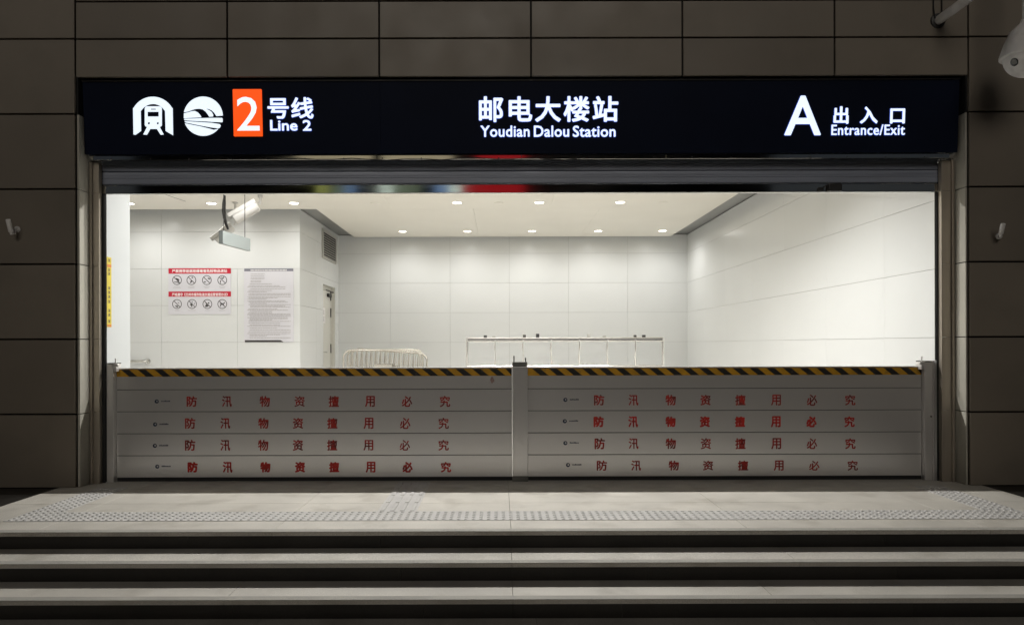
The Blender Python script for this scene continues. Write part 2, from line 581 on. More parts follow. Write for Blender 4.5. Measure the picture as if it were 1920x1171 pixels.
for s, a, b_ in ((-1, -4.075, -4.031), (1, 4.479, 4.523)):
    bm = new_bm()
    box(bm, a, b_, JMB + .0525, JMB + .060, .0, 2.946, bev=.002)
    xa, xb = (a - .03, a + .020) if s < 0 else (b_ - .020, b_ + .03)
    box(bm, xa, xb, SHU + .034, SHU + .05, .0, 3.262, bev=.002)
    obj('guide_rail', bm, M['black'], sh)

# ------------------------------------------------------------------ hall: floor, ceiling, walls
BK = 17.40           # back wall
bm = new_bm()
for i in range(15):
    for j in range(12):
        box(bm, -8.7 + i * .9 + .001, -8.7 + (i + 1) * .9 - .001, 7.402 + j * .9 + .001, 7.402 + (j + 1) * .9 - .001, -.03, 0)
o = obj('hall_floor', bm, M['hallfloor']); tag(o, kind='structure')
bm = new_bm()
CZ = 4.08
e = .0015
for x0, x1, y0, y1 in ((-8.6, -5.2, 7.26, 10.4), (-5.2, -2.1, 7.26, 10.4), (-2.1, 1.0, 7.26, 10.4), (1.0, 4.27, 7.26, 10.4),
                       (-8.6, -5.2, 10.4, 13.66), (-5.2, -2.1, 10.4, 13.66), (-2.1, 1.0, 10.4, 13.66), (1.0, 4.27, 10.4, 13.66),
                       (-3.60, -.5, 13.66, 17.22), (-.5, 2.0, 13.66, 17.22), (2.0, 4.27, 13.66, 17.22)):
    box(bm, x0 + e, x1 - e, y0 + e, y1 - e, CZ, CZ + .04)
ceil = obj('ceiling', bm, M['ceil']); tag(ceil, kind='structure')
bm = new_bm()
for x0, x1, y0, y1 in ((-8.7, 4.9, 7.26, 17.6),):
    box(bm, x0, x1, y0, y1, CZ + .085, CZ + .3)
obj('perimeter_soffit', bm, M['soffit'], ceil)

def wallpanels(bm, fn, uc, zc, th=.018, gap=.0036, ug=None):
    """fn(u, w, z): w = distance out from the backing"""
    for a, b_ in zip(uc, uc[1:]):
        for c, d in zip(zc, zc[1:]):
            g_ = (gap if ug is None else ug) / 2
            p0, p1 = fn(a + g_, 0, c + gap / 2), fn(b_ - g_, th, d - gap / 2)
            box(bm, min(p0[0], p1[0]), max(p0[0], p1[0]), min(p0[1], p1[1]), max(p0[1], p1[1]), p0[2], p1[2], bev=.0008)
ZW = [0.0] + ZJ[1:6] + [4.15]
ux = [4.72 - 1.49 * k for k in range(6, -1, -1)]
ux[0] = -4.04
bx = [-4.04] + [P(px, 560, BK).x for px in (732, 844, 955, 1066, 1177)] + [4.74]
bm = new_bm(); wallpanels(bm, lambda u, w, z: (u, BK + .018 - w, z), bx, ZW)
bw = obj('back_wall', bm, M['enamel'])
tag(bw, 'white panelled back wall of the hall facing the entrance', 'wall')
bm = new_bm(); box(bm, -4.2, 4.95, BK + .0185, BK + .15, 0, 4.16); obj('backing', bm, M['soffit'], bw)
bm = new_bm(); wallpanels(bm, lambda u, w, z: (4.738 - w, u, z), [7.20, 8.50, 10.0, 11.49, 12.98, 14.47, 15.96, BK - .002], ZW, ug=.0012)
rw = obj('right_wall', bm, M['enamel'])
tag(rw, 'long white panelled wall running back from the entrance on the right', 'wall')
bm = new_bm(); box(bm, 4.7385, 4.95, 7.20, BK + .018, 0, 4.16); obj('backing', bm, M['soffit'], rw)
LW = 14.0
bm = new_bm()
lx_ = [P(px, 560, LW).x for px in (303, 445)]
wallpanels(bm, lambda u, w, z: (u, LW + .018 - w, z), [-8.6, lx_[0], -4.021], ZW[4:])
wallpanels(bm, lambda u, w, z: (u, LW + .018 - w, z), [-8.6, lx_[1] - 1.53, lx_[1], -4.021], ZW[:5])
aw = obj('alcove_wall', bm, M['enamel'])
tag(aw, 'white panelled wall carrying the red notice board and the regulations poster', 'wall')
bm = new_bm(); box(bm, -8.7, -4.0385, LW + .0185, LW + .15, 0, 4.16); obj('backing', bm, M['soffit'], aw)
bm = new_bm(); box(bm, -8.75, -8.6, 7.25, LW, 0, 4.16)
fw = obj('end_wall', bm, M['enamel']); tag(fw, 'white wall closing the far left end of the side alcove, hidden from the street', 'wall')
# side wall with door recess
SXW = -4.02
d0, d1, dz = 15.84, 17.02, 2.80
bm = new_bm()
f2 = lambda u, w, z: (SXW - .018 + w, u, z)
wallpanels(bm, f2, [LW - .002, 15.25, d0], ZW)
wallpanels(bm, f2, [d1, BK - .002], ZW)
wallpanels(bm, f2, [d0, d1], [dz] + ZW[4:])
sw = obj('side_wall', bm, M['enamel']); tag(sw, 'short white side wall with the recessed door and the louvred vent', 'wall')
bm = new_bm()
box(bm, SXW - .15, SXW - .0185, LW + .152, d0, 0, 4.16); box(bm, SXW - .15, SXW - .0185, d1, BK + .018, 0, 4.16)
box(bm, SXW - .15, SXW - .0185, d0 + .0005, d1 - .0005, dz, 4.16); box(bm, SXW - .26, SXW - .151, LW + .16, BK, 0, 4.16)
obj('backing', bm, M['door'], sw)
# short return wall beside the shutter
bm = new_bm(); box(bm, -8.7, -4.112, 7.252, 7.73, 0, 4.16, bev=.004)
nw = obj('return_wall', bm, M['paint']); tag(nw, 'plain white end wall just inside the shutter with the yellow warning strip', 'wall')
# ------------------------------------------------------------------ ceiling downlights
def downlight(pos, power, half, blend, label):
    t = thing('ceiling_downlight', label, 'downlight', pos, 'round ceiling downlights')
    bm = new_bm()
    lathe(bm, [(.083, .012), (.086, .0), (.098, -.004), (.102, .0), (.102, .002)], seg=28)
    obj('trim_ring', bm, M['cam'], t, smooth=True, local=True)
    bm = new_bm(); lathe(bm, [(.0835, -.001), (.06, -.004), (0, -.005)], seg=28)
    obj('lens', bm, M['lamp'], t, smooth=True, local=True)
    ld = bpy.data.lights.new('lamp_light', 'SPOT')
    ld.energy = power; ld.spot_size = radians(half * 2); ld.spot_blend = blend
    ld.shadow_soft_size = .022; ld.color = (1.0, .988, .955)
    lo = bpy.data.objects.new('lamp_light', ld); COL.objects.link(lo); lo.parent = t
    lo.location = (0, 0, -.035)
    return t
PN, PF = 222.0, 106.0
near = downlight((-2.7, 8.6, CZ - .0005), PN, 78, .5, 'round white downlight of the row above the inside of the shutter, hidden by it')
for x in (-1.4, -.1, 1.1, 2.2):
    dup(near, (x, 8.6, CZ - .0005))
for x in (-6.9, -5.4, -3.85, -2.3, -.75, .78, 2.33, 3.88):
    if x in (-6.9, -5.4, -3.85, -.75, 2.33):
        o = downlight((x, 10.85, CZ - .0005), PF * .66, 72, .95, 'round white downlight in the middle row over the hall, hidden by the shutter') if x == -6.9 else dup(mid, (x, 10.85, CZ - .0005))
        if x == -6.9: mid = o
first = None
FARL = [(-2.28, 'leftmost lit downlight of the five near the back wall'), (-.744, 'second downlight from the left in the row of five near the back wall'),
        (.78, 'middle downlight of the five in the row near the back wall'), (2.35, 'fourth downlight from the left in the row of five near the back wall'),
        (3.87, 'rightmost downlight of the five near the back wall, beside the grey soffit')]
for x, lab in FARL:
    if first is None: first = far = downlight((x, 16.4, CZ - .0005), PF * .66, 84, .95, lab)
    else: dup(first, (x, 16.4, CZ - .0005), label=lab)
MIDL = [(396, 'lit downlight between the return wall and the hanging cable'), (551, 'lit downlight just to the right of the bracketed bullet camera'),
        (857, 'left one of three lit downlights close under the shutter over the middle of the hall'),
        (1011, 'middle one of three lit downlights close under the shutter over the middle of the hall'),
        (1163, 'right one of three lit downlights close under the shutter over the middle of the hall'),
        (245, 'downlight mostly hidden behind the white return wall, seen as a small bright dot')]
for px, lab in MIDL:
    p = P(px, 380, 13.1)
    if px == 245: p.x = -6.985
    dup(first, (p.x, 13.1, CZ - .0005), label=lab)
# unlit ceiling discs
for i, (px, py, lab) in enumerate(((703, 379, 'flat pale disc on the ceiling left of the lit downlights'), (935, 379, 'flat pale disc on the ceiling between two lit downlights'),
                                   (1242, 377, 'flat pale disc on the ceiling right of the last lit downlight'))):
    p = P(px, py, 13.1)
    bm = new_bm(); lathe(bm, [(0, -.012), (.06, -.011), (.085, -.006), (.09, 0)], base=(p.x, 13.1, CZ - .0005))
    o = obj('ceiling_speaker', bm, M['ceil'], smooth=True)
    tag(o, lab, 'ceiling disc', 'pale discs on the ceiling')
a, b_ = P(325, 367, 12.49), P(335, 373, 12.76)
bm = new_bm(); box(bm, a.x - .015, b_.x + .015, 12.2, 12.9, CZ - .006, CZ - .0005, bev=.002)
o = obj('ceiling_slot', bm, M['dark']); o.rotation_euler = (0, 0, radians(-9)); tag(o, 'narrow dark slot in the ceiling near the white return wall', 'air slot')

# ------------------------------------------------------------------ illuminated sign
TH = math.asin(.04 / .71)
SZ0 = 3.317
SIGN_D0 = 6.95
sg = thing('station_sign', 'long dark navy station sign with lit white lettering and an orange line number', 'sign', (.225, SIGN_D0, SZ0), rot=(TH, 0, 0))
def SU(x, y):
    d = SIGN_D0 - (287.5 - y) / 140.0 * .04
    p = P(x, y, d)
    return p.x - .225, (p.z - SZ0) / cos(TH)
fS = lambda u, v, w: Vector((u, -w, v))
hw = 4.385 - .012
bm = new_bm()
ub = [-hw, SU(713, 200)[0], hw]
for a, b_ in zip(ub, ub[1:]):
    box(bm, a + .0006, b_ - .0006, 0, .02, 0, .710, bev=.0006)
obj('face_panel', bm, M['sign'], sg, local=True)
bm = new_bm()
box(bm, -hw, hw, -.012, .0, .7105, .726, bev=.003); box(bm, -hw, hw, .021, .09, .005, .70)
obj('frame', bm, M['dark'], sg, local=True)
def srect(x0, x1, y0, y1):
    xm, ym = (x0 + x1) / 2, (y0 + y1) / 2
    return SU(x0, ym)[0], SU(x1, ym)[0], SU(xm, y1)[1], SU(xm, y0)[1]
RIM = .006
def sletters(name, s, r, m, bold, w0=.0, dep=.005, spacing=1.0):
    bm = new_bm(); glyphs(bm, s, fS, srect(*r), dep, bold, spacing, .0045)
    o = obj(name, bm, m, sg, local=True)
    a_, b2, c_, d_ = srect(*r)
    bm = new_bm(); glyphs(bm, s, fS, (a_ - RIM, b2 + RIM, c_ - RIM, d_ + RIM), .004, bold + RIM, spacing, .0)  # wider glowing copy behind the letters paints a blue halo round them
    obj('painted_halo', bm, M['halo'], o, local=True)
    return o
def emblem(name, polys):
    bm = new_bm()
    for loops in polys: prism(bm, loops, fS, 0, .006)
    o = obj(name, bm, M['white_lit'], sg, local=True)
    return o
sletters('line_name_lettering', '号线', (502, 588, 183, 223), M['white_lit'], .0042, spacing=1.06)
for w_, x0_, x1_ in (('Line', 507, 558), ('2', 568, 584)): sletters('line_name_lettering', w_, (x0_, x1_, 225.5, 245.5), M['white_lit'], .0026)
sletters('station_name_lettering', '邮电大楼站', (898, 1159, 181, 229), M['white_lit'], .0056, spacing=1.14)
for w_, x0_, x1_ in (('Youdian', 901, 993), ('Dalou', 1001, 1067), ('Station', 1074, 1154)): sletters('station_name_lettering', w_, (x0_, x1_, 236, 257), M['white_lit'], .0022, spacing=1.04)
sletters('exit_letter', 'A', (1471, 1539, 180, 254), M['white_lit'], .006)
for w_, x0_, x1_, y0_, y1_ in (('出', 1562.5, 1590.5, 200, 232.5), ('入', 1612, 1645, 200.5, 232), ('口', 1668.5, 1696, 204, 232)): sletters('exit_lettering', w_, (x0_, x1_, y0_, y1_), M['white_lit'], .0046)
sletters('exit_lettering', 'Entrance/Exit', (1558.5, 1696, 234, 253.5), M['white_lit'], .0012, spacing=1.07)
bm = new_bm(); r = srect(438, 492, 168, 256); prism(bm, [rrect(*r, .008)], fS, 0, .010)
nb = obj('line_number_box', bm, M['orange_lit'], sg, local=True)
bm = new_bm(); glyphs(bm, '2', fS, srect(445, 487, 182.5, 245.5), .003, .001, 1.0, .0105)
obj('line_number', bm, M['white_lit'], nb, local=True)
def lp(pts): return [SU(235 + x / 9.6, 160 + y / 9.6) for x, y in pts]
arch_o = [(145, 415)] + [(500 + 395 * cos(t), 605 - 395 * sin(t)) for t in [radians(a) for a in range(150, 29, -8)]] + [(855, 415), (862, 902), (730, 825), (720, 462)]
arch_i = [(500 + 248 * cos(t), 590 - 250 * sin(t)) for t in [radians(a) for a in range(32, 150, 8)]] + [(280, 462), (286, 822), (188, 892), (152, 888)]
train = [(355, 420), (372, 388), (400, 382), (615, 382), (645, 390), (660, 420), (660, 725), (640, 745), (620, 750), (694, 888), (640, 892), (572, 788), (452, 788), (392, 892), (328, 888), (398, 750), (372, 745), (355, 720)]
holes = [[(462, 424), (462, 443), (555, 443), (555, 424)], [(404, 480), (404, 566), (606, 566), (606, 480)],
         [(428 + 21 * cos(a * pi / 6), 686 + 21 * sin(a * pi / 6)) for a in range(12)], [(588 + 20 * cos(a * pi / 6), 686 + 20 * sin(a * pi / 6)) for a in range(12)]]
emblem('metro_emblem', [[lp(arch_o + arch_i)], [lp(train)] + [lp(h) for h in holes]])
cx, cy, R_ = 1405, 560, 352
def arc(a0, a1, n=24): return [(cx + R_ * cos(radians(a0 + (a1 - a0) * k / n)), cy - R_ * sin(radians(a0 + (a1 - a0) * k / n))) for k in range(n + 1)]
pieces = [arc(2, 168, 40) + [(1130, 475), (1200, 448), (1262, 430), (1330, 424), (1395, 436), (1450, 478), (1490, 530), (1512, 568), (1582, 564), (1584, 530), (1555, 482), (1510, 448), (1440, 424), (1500, 428), (1560, 456), (1605, 500), (1642, 556)],
          [(1060, 508), (1130, 492), (1200, 470), (1258, 466), (1310, 492), (1352, 540), (1374, 578), (1220, 586), (1058, 596)],
          [(1072, 606), (1220, 602), (1400, 594), (1560, 590), (1742, 590), (1754, 606), (1754, 655), (1742, 668), (1560, 660), (1400, 650), (1220, 642), (1075, 632), (1062, 620)],
          [(1068, 648), (1220, 658), (1400, 668), (1560, 680), (1702, 702), (1720, 726), (1704, 764), (1678, 778), (1540, 760), (1400, 735), (1250, 706), (1090, 674)],
          arc(201, 320, 36) + [(1600, 806), (1500, 778), (1350, 742), (1200, 712)]]
emblem('line_emblem', [[lp(pc)] for pc in pieces])

# ------------------------------------------------------------------ flood boards and posts
def clamp(parent, x, y, z, s):
    bm = new_bm()
    box(bm, x - .03, x + .03, y - .03, y + .02, z, z + .03, bev=.004)
    box(bm, x + s * .012 - .012, x + s * .012 + .012, y - .045, y + .02, z - .05, z + .0, bev=.003)
    tube(bm, [(x, y - .01, z + .02), (x, y - .01, z + .085)], .0065, seg=8)
    obj('clamp', bm, M['alu'], parent)
ZT = 1.169
PZ = 1.224
def post(name, x0, x1, label, center=False):
    t = thing(name, label, 'post', ((x0 + x1) / 2, BAR, 0))
    bm = new_bm()
    box(bm, x0, x1, BAR - .05, BAR + .10, .0, PZ - .05 if center else PZ - .012, bev=.004, seg=2)
    obj('column', bm, M['alu'], t)
    bm = new_bm()
    if center:
        box(bm, x0 + .002, x1 - .002, BAR - .048, BAR + .098, PZ - .0495, PZ, bev=.004)
        obj('cap', bm, M['cap'], t)
        for xx in (x0 + .018, x1 - .018):
            bm = new_bm(); tube(bm, [(xx, BAR, PZ), (xx, BAR, PZ + .042 + .02 * (xx < .2))], .006, seg=8); obj('bolt', bm, M['dark'], t)
        bm = new_bm(); box(bm, x0 - .004, x1 + .004, BAR - .056, BAR - .0505, .0, .055, bev=.002)
        lathe(bm, [(.012, 0), (.010, .006), (0, .007)], base=((x0 + x1) / 2 + .03, BAR - .056, .03), axis=(0, -1, 0), seg=10)
        obj('foot_plate', bm, M['cap'], t)
    else:
        box(bm, x0, x1, BAR - .05, BAR + .10, PZ - .0115, PZ, bev=.003)
        obj('cap', bm, M['dark'], t)
    return t
lp_ = post('flood_post', -4.028, -3.957, 'slim grey end post of the flood barrier beside the left jamb')
clamp(lp_, -3.945, BAR - .02, 1.185, 1)
cp_ = post('flood_post', .134, .290, 'wide grey centre post between the two bays of flood boards', True)
rp_ = post('flood_post', 4.362, 4.440, 'grey end post of the flood barrier beside the right jamb')
clamp(rp_, 4.345, BAR - .02, 1.185, -1)
bm = new_bm()
for xx in (4.4415, 4.478):
    box(bm, xx, xx + .010, BAR - .055, BAR + .06, .0, PZ + .004, bev=.002)
box(bm, 4.4520, 4.4775, BAR - .02, BAR + .06, .0, PZ + .002)
obj('side_channel', bm, M['alu'], rp_)
bm = new_bm(); lathe(bm, [(.011, 0), (.009, .006), (0, .008)], base=(4.425, BAR - .05, .655), axis=(0, -1, 0), seg=10); obj('bolt', bm, M['chrome'], rp_)

CH = '防汛物资擅用必究'
BH = .2268
XBL = (-3.952, .131); XBR = (.293, 4.359)
colsL = [360, 426, 497, 562, 626, 694, 763, 835]
colsR = [1124, 1188, 1258, 1323, 1388, 1455, 1522, 1594]
offL = {1: 0, 2: -3, 3: -3.5, 4: 1}; offR = {1: 0, 2: -1, 3: 0, 4: 5}
ORD = ['top', 'second', 'third', 'fourth', 'bottom']
for bay, (x0, x1), cols, off, bname in ((0, XBL, colsL, offL, 'left of the centre post'), (1, XBR, colsR, offR, 'right of the centre post')):
    for k in range(5):
        z1 = ZT - BH * k; z0 = z1 - BH + .006
        if k == 0: lab = 'top flood board edged with black and yellow hazard stripes, ' + bname
        elif k == 4: lab = 'bottom flood board with red characters, nearest the floor, ' + bname
        else: lab = '%s flood board from the top with red Chinese characters, %s' % (ORD[k], bname)
        if bay == 0 and k == 4: lab = 'bottom flood board with smudged red characters, nearest the floor, ' + bname
        if bay == 1 and k == 2: lab = 'third flood board from the top with the heaviest red characters, ' + bname
        t = thing('flood_board', lab, 'flood board', ((x0 + x1) / 2, BAR, z0), 'aluminium flood barrier boards')
        bm = new_bm()
        n = 10
        box(bm, x0, x1, BAR, BAR + .05, z0, z1, bev=.002)
        obj('panel', bm, M['alu'], t)
        bm = new_bm(); box(bm, x0 + .002, x1 - .002, BAR + .006, BAR + .046, z0 - .0058 if k < 4 else z0 - .002, z0 - .0002)
        obj('gasket', bm, M['black'], t)
        front = BAR - .0005
        if k == 0:
            zs0, zs1 = z1 - .088, z1 - .012
            bm = new_bm(); box(bm, x0 + .002, x1 - .002, front - .0018, front, zs0, zs1)
            tape = obj('hazard_tape', bm, M['yellow'], t)
            bm = new_bm()
            pitch = 31.4 * 7.15 / F; wdt = 15.2 * 7.15 / F; sl = .088
            xx = x0 + .045
            while xx + wdt < x1 + pitch:
                pts = [(xx, zs1 - .003), (xx + wdt, zs1 - .003), (xx + wdt + sl, zs0 + .001), (xx + sl, zs0 + .001)]
                pts = [(min(max(u, x0 + .002), x1 - .002), v) for u, v in pts]
                if pts[0][0] < x1 - .01:
                    vs = [bm.verts.new((u, front - .0026, v)) for u, v in pts]
                    try: bm.faces.new(vs)
                    except ValueError: pass
                xx += pitch
            obj('black_stripe', bm, M['hblack'], tape)
            bm = new_bm(); rs = random.Random(5 + bay)
            for q in range(16 if bay == 0 else 5):
                cx_ = rs.uniform(-1.7, -.5) if bay == 0 else rs.uniform(1.2, 3.6); cz_ = rs.uniform(z0 + .015, zs0 - .02); L_ = rs.uniform(.02, .11); sl_ = rs.uniform(-.25, .25)
                prism(bm, [[(cx_, cz_), (cx_ + L_ * .5, cz_ + sl_ * L_ * .5 - .0022), (cx_ + L_, cz_ + sl_ * L_), (cx_ + L_ * .5, cz_ + sl_ * L_ * .5 + .0022)]], lambda u, v, w: Vector((u, front - w, v)), 0, .0003)
            obj('scuff_mark', bm, M['scuff'], t)
            if bay == 0:
                c = P(923, 712, BAR); bm = new_bm()
                prism(bm, [[(c.x + .022 * cos(a_) * rs.uniform(.7, 1.2), c.z + .030 * sin(a_) * rs.uniform(.7, 1.2)) for a_ in [k_ * pi / 6 for k_ in range(12)]]], lambda u, v, w: Vector((u, front - w, v)), 0, .0003)
                obj('stain', bm, M['stain'], t)
            continue
        fB = lambda u, v, w: Vector((u, front - .0012 - w, v))
        heavy = (bay == 0 and k == 4) or (bay == 1 and k == 2)
        for ch, px in zip(CH, cols):
            yy = [0, 752, 793, 834, 875][k] if bay == 0 else [0, 749.5, 790, 831, 872][k]
            c = P(px + off[k] + random.uniform(-.6, .6), yy, BAR)
            w = (19.5 if ch not in '汛用' else 18.5) * BAR / F; h = 20.5 * BAR / F
            if bay == 1 and k == 4: h *= .92
            h *= random.uniform(.96, 1.03)
            bold = (.0030 if ch in '防物擅' else .0021) + random.uniform(0, .0008)
            if heavy: bold += .0030 if ch in '防物资擅必' else .0012
            bm = new_bm(); glyphs(bm, ch, fB, (c.x - w / 2, c.x + w / 2, c.z - h / 2, c.z + h / 2), .0009, bold, copies=5)
            obj('red_character', bm, M['redwet'] if heavy else M['red'], t)
        # small maker's sticker: ring emblem and a line of print
        px = (292 if bay == 0 else 1060) + off[k]
        yy = ([0, 752, 795, 835, 874][k] if bay == 0 else [0, 749, 789, 830, 871][k])
        c = P(px + (2 if bay == 0 else 0), yy, BAR)
        bm = new_bm()
        ri = .021
        prism(bm, [circ(c.x, c.z, ri, 20), circ(c.x + .003, c.z + .002, ri * .42, 12)], fB, 0, .0006)
        obj('sticker_emblem', bm, M['navy'], t); bm = new_bm()
        for q in range(7):
            uu = c.x + .046 + q * .0135
            for vv, hh in ((c.z - .004, .016),):
                box(bm, uu, uu + .010, front - .0018, front - .0012, vv, vv + hh * random.uniform(.6, 1))
        obj('sticker_print', bm, M['navy'], t)
    bm = new_bm(); box(bm, x0, x1, BAR + .004, BAR + .045, .001, ZT - BH * 5 + .003)
    tag(obj('rubber_seal', bm, M['black']), 'black rubber seal strip under the flood boards ' + bname, 'seal strip', 'flood barrier seals')
# ------------------------------------------------------------------ notices in the hall
NB = LW - .006
def flat(bm, x0, x1, y0, y1, d, th):
    a, b_ = P(x0, y1, d), P(x1, y0, d)
    box(bm, a.x, b_.x, d - th, d, a.z, b_.z)
nt_ = thing('prohibition_notice', 'red and white notice with two rows of round prohibition symbols', 'notice', P(374, 589, NB))
bm = new_bm(); flat(bm, 316, 433, 502, 589, NB + .005, .008); obj('sheet', bm, M['paper'], nt_)
DF = NB - .0035
fN = lambda u, v, w: Vector((u, DF - .0012 - w, v))
def nrect(x0, x1, y0, y1):
    a, b_ = P(x0, y1, DF), P(x1, y0, DF); return a.x, b_.x, a.z, b_.z
for y0, y1, s, tx in ((502.5, 513, '严禁携带易燃易爆毒害危险物品进站', (322.5, 426, 504.5, 511)), (546, 556, '严格遵守《兰州市城市轨道交通运营管理办法》', (322.5, 427, 548.7, 555))):
    bm = new_bm(); flat(bm, 316, 433, y0, y1, DF, .001); hd = obj('red_heading', bm, M['pred'], nt_)
    bm = new_bm(); glyphs(bm, s, fN, nrect(*tx), .0006, .0015, copies=4); obj('heading_lettering', bm, M['pwhite'], hd)
PX_ = 1.0 / 10.643
def NQ(cx, cy, px, py):           # crop pixels of the notice -> wall
    p = P(300 + px * PX_, 490 + py * PX_, DF); return p.x, p.z
syms = [(340, 372), (627, 372), (935, 372), (1243, 372), (340, 848), (640, 848), (946, 848), (1243, 848)]
figs = [
    [[(285, 335), (330, 330), (375, 350), (388, 375), (370, 395), (340, 380), (320, 355)], [(280, 405), (360, 400), (395, 420), (385, 440), (350, 418), (280, 416)]],
    [[(625, 312), (660, 308), (662, 330), (632, 334)], [(600, 430), (612, 385), (640, 378), (668, 405), (640, 402), (618, 430)]],
    [[(945, 330), (975, 325), (1005, 340), (1000, 358), (970, 352)], [(870, 400), (925, 400), (905, 420), (880, 418)]],
    [[(1225, 305), (1250, 330), (1270, 300), (1285, 310), (1255, 355), (1240, 345), (1222, 320)], [(1195, 400), (1212, 372), (1222, 382), (1208, 425), (1222, 440), (1205, 442)]],
    [[(300, 875), (352, 880), (360, 900), (340, 925), (328, 900), (305, 888)], [(355, 808), (388, 830), (380, 838), (352, 816)]],
    [[(640, 790), (655, 810), (642, 820), (632, 805)], [(600, 850), (630, 828), (660, 850), (640, 862), (650, 900), (612, 905), (628, 880), (608, 875)], [(676, 850), (700, 820), (704, 826), (684, 856)]],
    [[(955, 815), (985, 815), (985, 840), (958, 842)], [(905, 810), (922, 812), (935, 855), (965, 872), (990, 880), (960, 890), (950, 905), (905, 905), (900, 880), (922, 860)]],
    [[(1190, 815), (1215, 835), (1262, 835), (1285, 808), (1298, 825), (1270, 850), (1285, 890), (1272, 892), (1255, 862), (1225, 862), (1210, 900), (1196, 898), (1208, 845)]],
]
for (sx, sy), fg in zip(syms, figs):
    c = NQ(0, 0, sx, sy); r_ = (NQ(0, 0, sx + 95, sy)[0] - c[0])
    bm = new_bm()
    prism(bm, [circ(c[0], c[1], r_, 32), circ(c[0], c[1], r_ * .87, 32)], fN, 0, .0005)
    k = .707 * r_ * .9; h = r_ * .05
    prism(bm, [[(c[0] - k - h, c[1] + k - h), (c[0] - k + h, c[1] + k + h), (c[0] + k + h, c[1] - k + h), (c[0] + k - h, c[1] - k - h)]], fN, .0006, .001)
    for f in fg:
        prism(bm, [[NQ(0, 0, *p) for p in f]], fN, 0, .0005)
    obj('prohibition_symbol', bm, M['ink'], nt_)
bm = new_bm()
for (sx, sy) in syms:
    for q in range(2 if sy < 500 else 1):
        wv = random.uniform(42, 85); a, b_ = NQ(0, 0, sx - wv, sy + 132 + q * 26), NQ(0, 0, sx + wv, sy + 122 + q * 26)
        n = 9
        for i in range(n):
            u0 = a[0] + (b_[0] - a[0]) * i / n
            box(bm, u0, u0 + (b_[0] - a[0]) / n * .7, DF - .0017, DF - .0012, a[1], b_[1])
obj('small_print', bm, M['ptext'], nt_)

rg = thing('regulations_poster', 'tall white poster of small print with grey top band and black bottom bar', 'poster', P(504, 641, NB))
bm = new_bm(); flat(bm, 458, 550.5, 503, 641, NB + .005, .008); obj('sheet', bm, M['paper'], rg)
bm = new_bm(); flat(bm, 458, 550, 503, 508.5, DF, .001); hb = obj('top_band', bm, M['pgrey'], rg)
bm = new_bm()
a, b_ = P(470, 508, DF), P(538, 504.8, DF)
for i in range(26):
    u0 = a.x + (b_.x - a.x) * i / 26
    box(bm, u0, u0 + (b_.x - a.x) / 26 * random.uniform(.45, .8), DF - .0018, DF - .0012, a.z + .004, b_.z - .003)
obj('heading_print', bm, M['pwhite'], hb)
bm = new_bm(); prism(bm, [[(lambda p: (p.x, p.z))(P(*q, DF)) for q in ((459, 641), (532, 641), (526, 637.2), (459, 637.2))]], fN, 0, .0006)
obj('bottom_bar', bm, M['ink'], rg)
bm = new_bm()
y = 513.0
while y < 634:
    ind = random.choice([0, 2, 4, 5]); end = random.choice([545, 545, 525, 510, 500, 540, 535, 520])
    if y < 530: ind, end = 6, random.choice([490, 496, 500])
    x = 464 + ind
    while x < end:
        wv = random.uniform(1.0, 6.0)
        a, b_ = P(x, y + 1.15, DF), P(min(x + wv, end), y, DF)
        box(bm, a.x, b_.x, DF - .0016, DF - .0008, a.z, b_.z)
        x += wv + random.uniform(.3, .9)
    y += random.choice([2.3, 2.3, 2.5, 3.4])
obj('small_print', bm, M['ptext'], rg)

# yellow vertical strip on the return wall (faces into the opening)
XS = -4.112
sy = thing('warning_strip', 'narrow vertical yellow sticker with small dark characters on the return wall', 'sticker', (XS, 7.31, 1.6))
def YZ(x, y):
    d = F * XS / (x - CX); return d, P(x, y, d).z
d0_, d1_ = 7.268, 7.352
def zy(y): return 1.4 + (CY + 1.9 - y) * 7.31 / F
bm = new_bm(); box(bm, XS + .0004, XS + .002, d0_, d1_, zy(613), zy(482)); obj('strip', bm, M['stickY'], sy)
bm = new_bm(); box(bm, XS + .0022, XS + .003, d0_ + .004, d1_ - .004, zy(612), zy(608)); box(bm, XS + .0022, XS + .003, d0_ + .004, d1_ - .004, zy(501), zy(495.5)); obj('orange_band', bm, M['stickR'], sy)
bm = new_bm()
for yc in (506, 513, 540, 548, 556, 565, 582, 590, 602, 488):
    hz_ = 2.6
    for q in range(3):
        yy = yc - hz_ + q * 2.1
        box(bm, XS + .0022, XS + .0028, d0_ + .018, d1_ - .02, zy(yy + .9), zy(yy))
    box(bm, XS + .0022, XS + .0029, d0_ + .037, d0_ + .046, zy(yc + hz_), zy(yc - hz_))
obj('print', bm, M['ink'], sy)

# ------------------------------------------------------------------ door, paper, vent, handrail
dr = thing('service_door', 'cream service door set back in the side wall, with closer and lever handle', 'door', (SXW - .1, 16.5, 0))
xd = SXW - .13
bm = new_bm(); box(bm, xd - .018, xd + .020, 16.075, 16.945, .006, 2.70, bev=.003); obj('leaf', bm, M['door'], dr)
bm = new_bm()
box(bm, xd - .019, xd + .03, d0 + .001, 16.068, .001, dz - .001, bev=.003); box(bm, xd - .019, xd + .03, 16.952, d1 - .001, .001, dz - .001, bev=.003)
box(bm, xd - .019, xd + .029, 16.0685, 16.9515, 2.708, dz - .001, bev=.003)
obj('frame', bm, M['door'], dr)
for py in (555, 586, 653):
    z = P(620, py, 16.95).z
    bm = new_bm(); tube(bm, [(xd + .036, 16.948, z - .11), (xd + .036, 16.948, z + .11)], .012, seg=8); obj('hinge', bm, M['dark'], dr)
z = P(606, 660, 16.2).z
bm = new_bm()
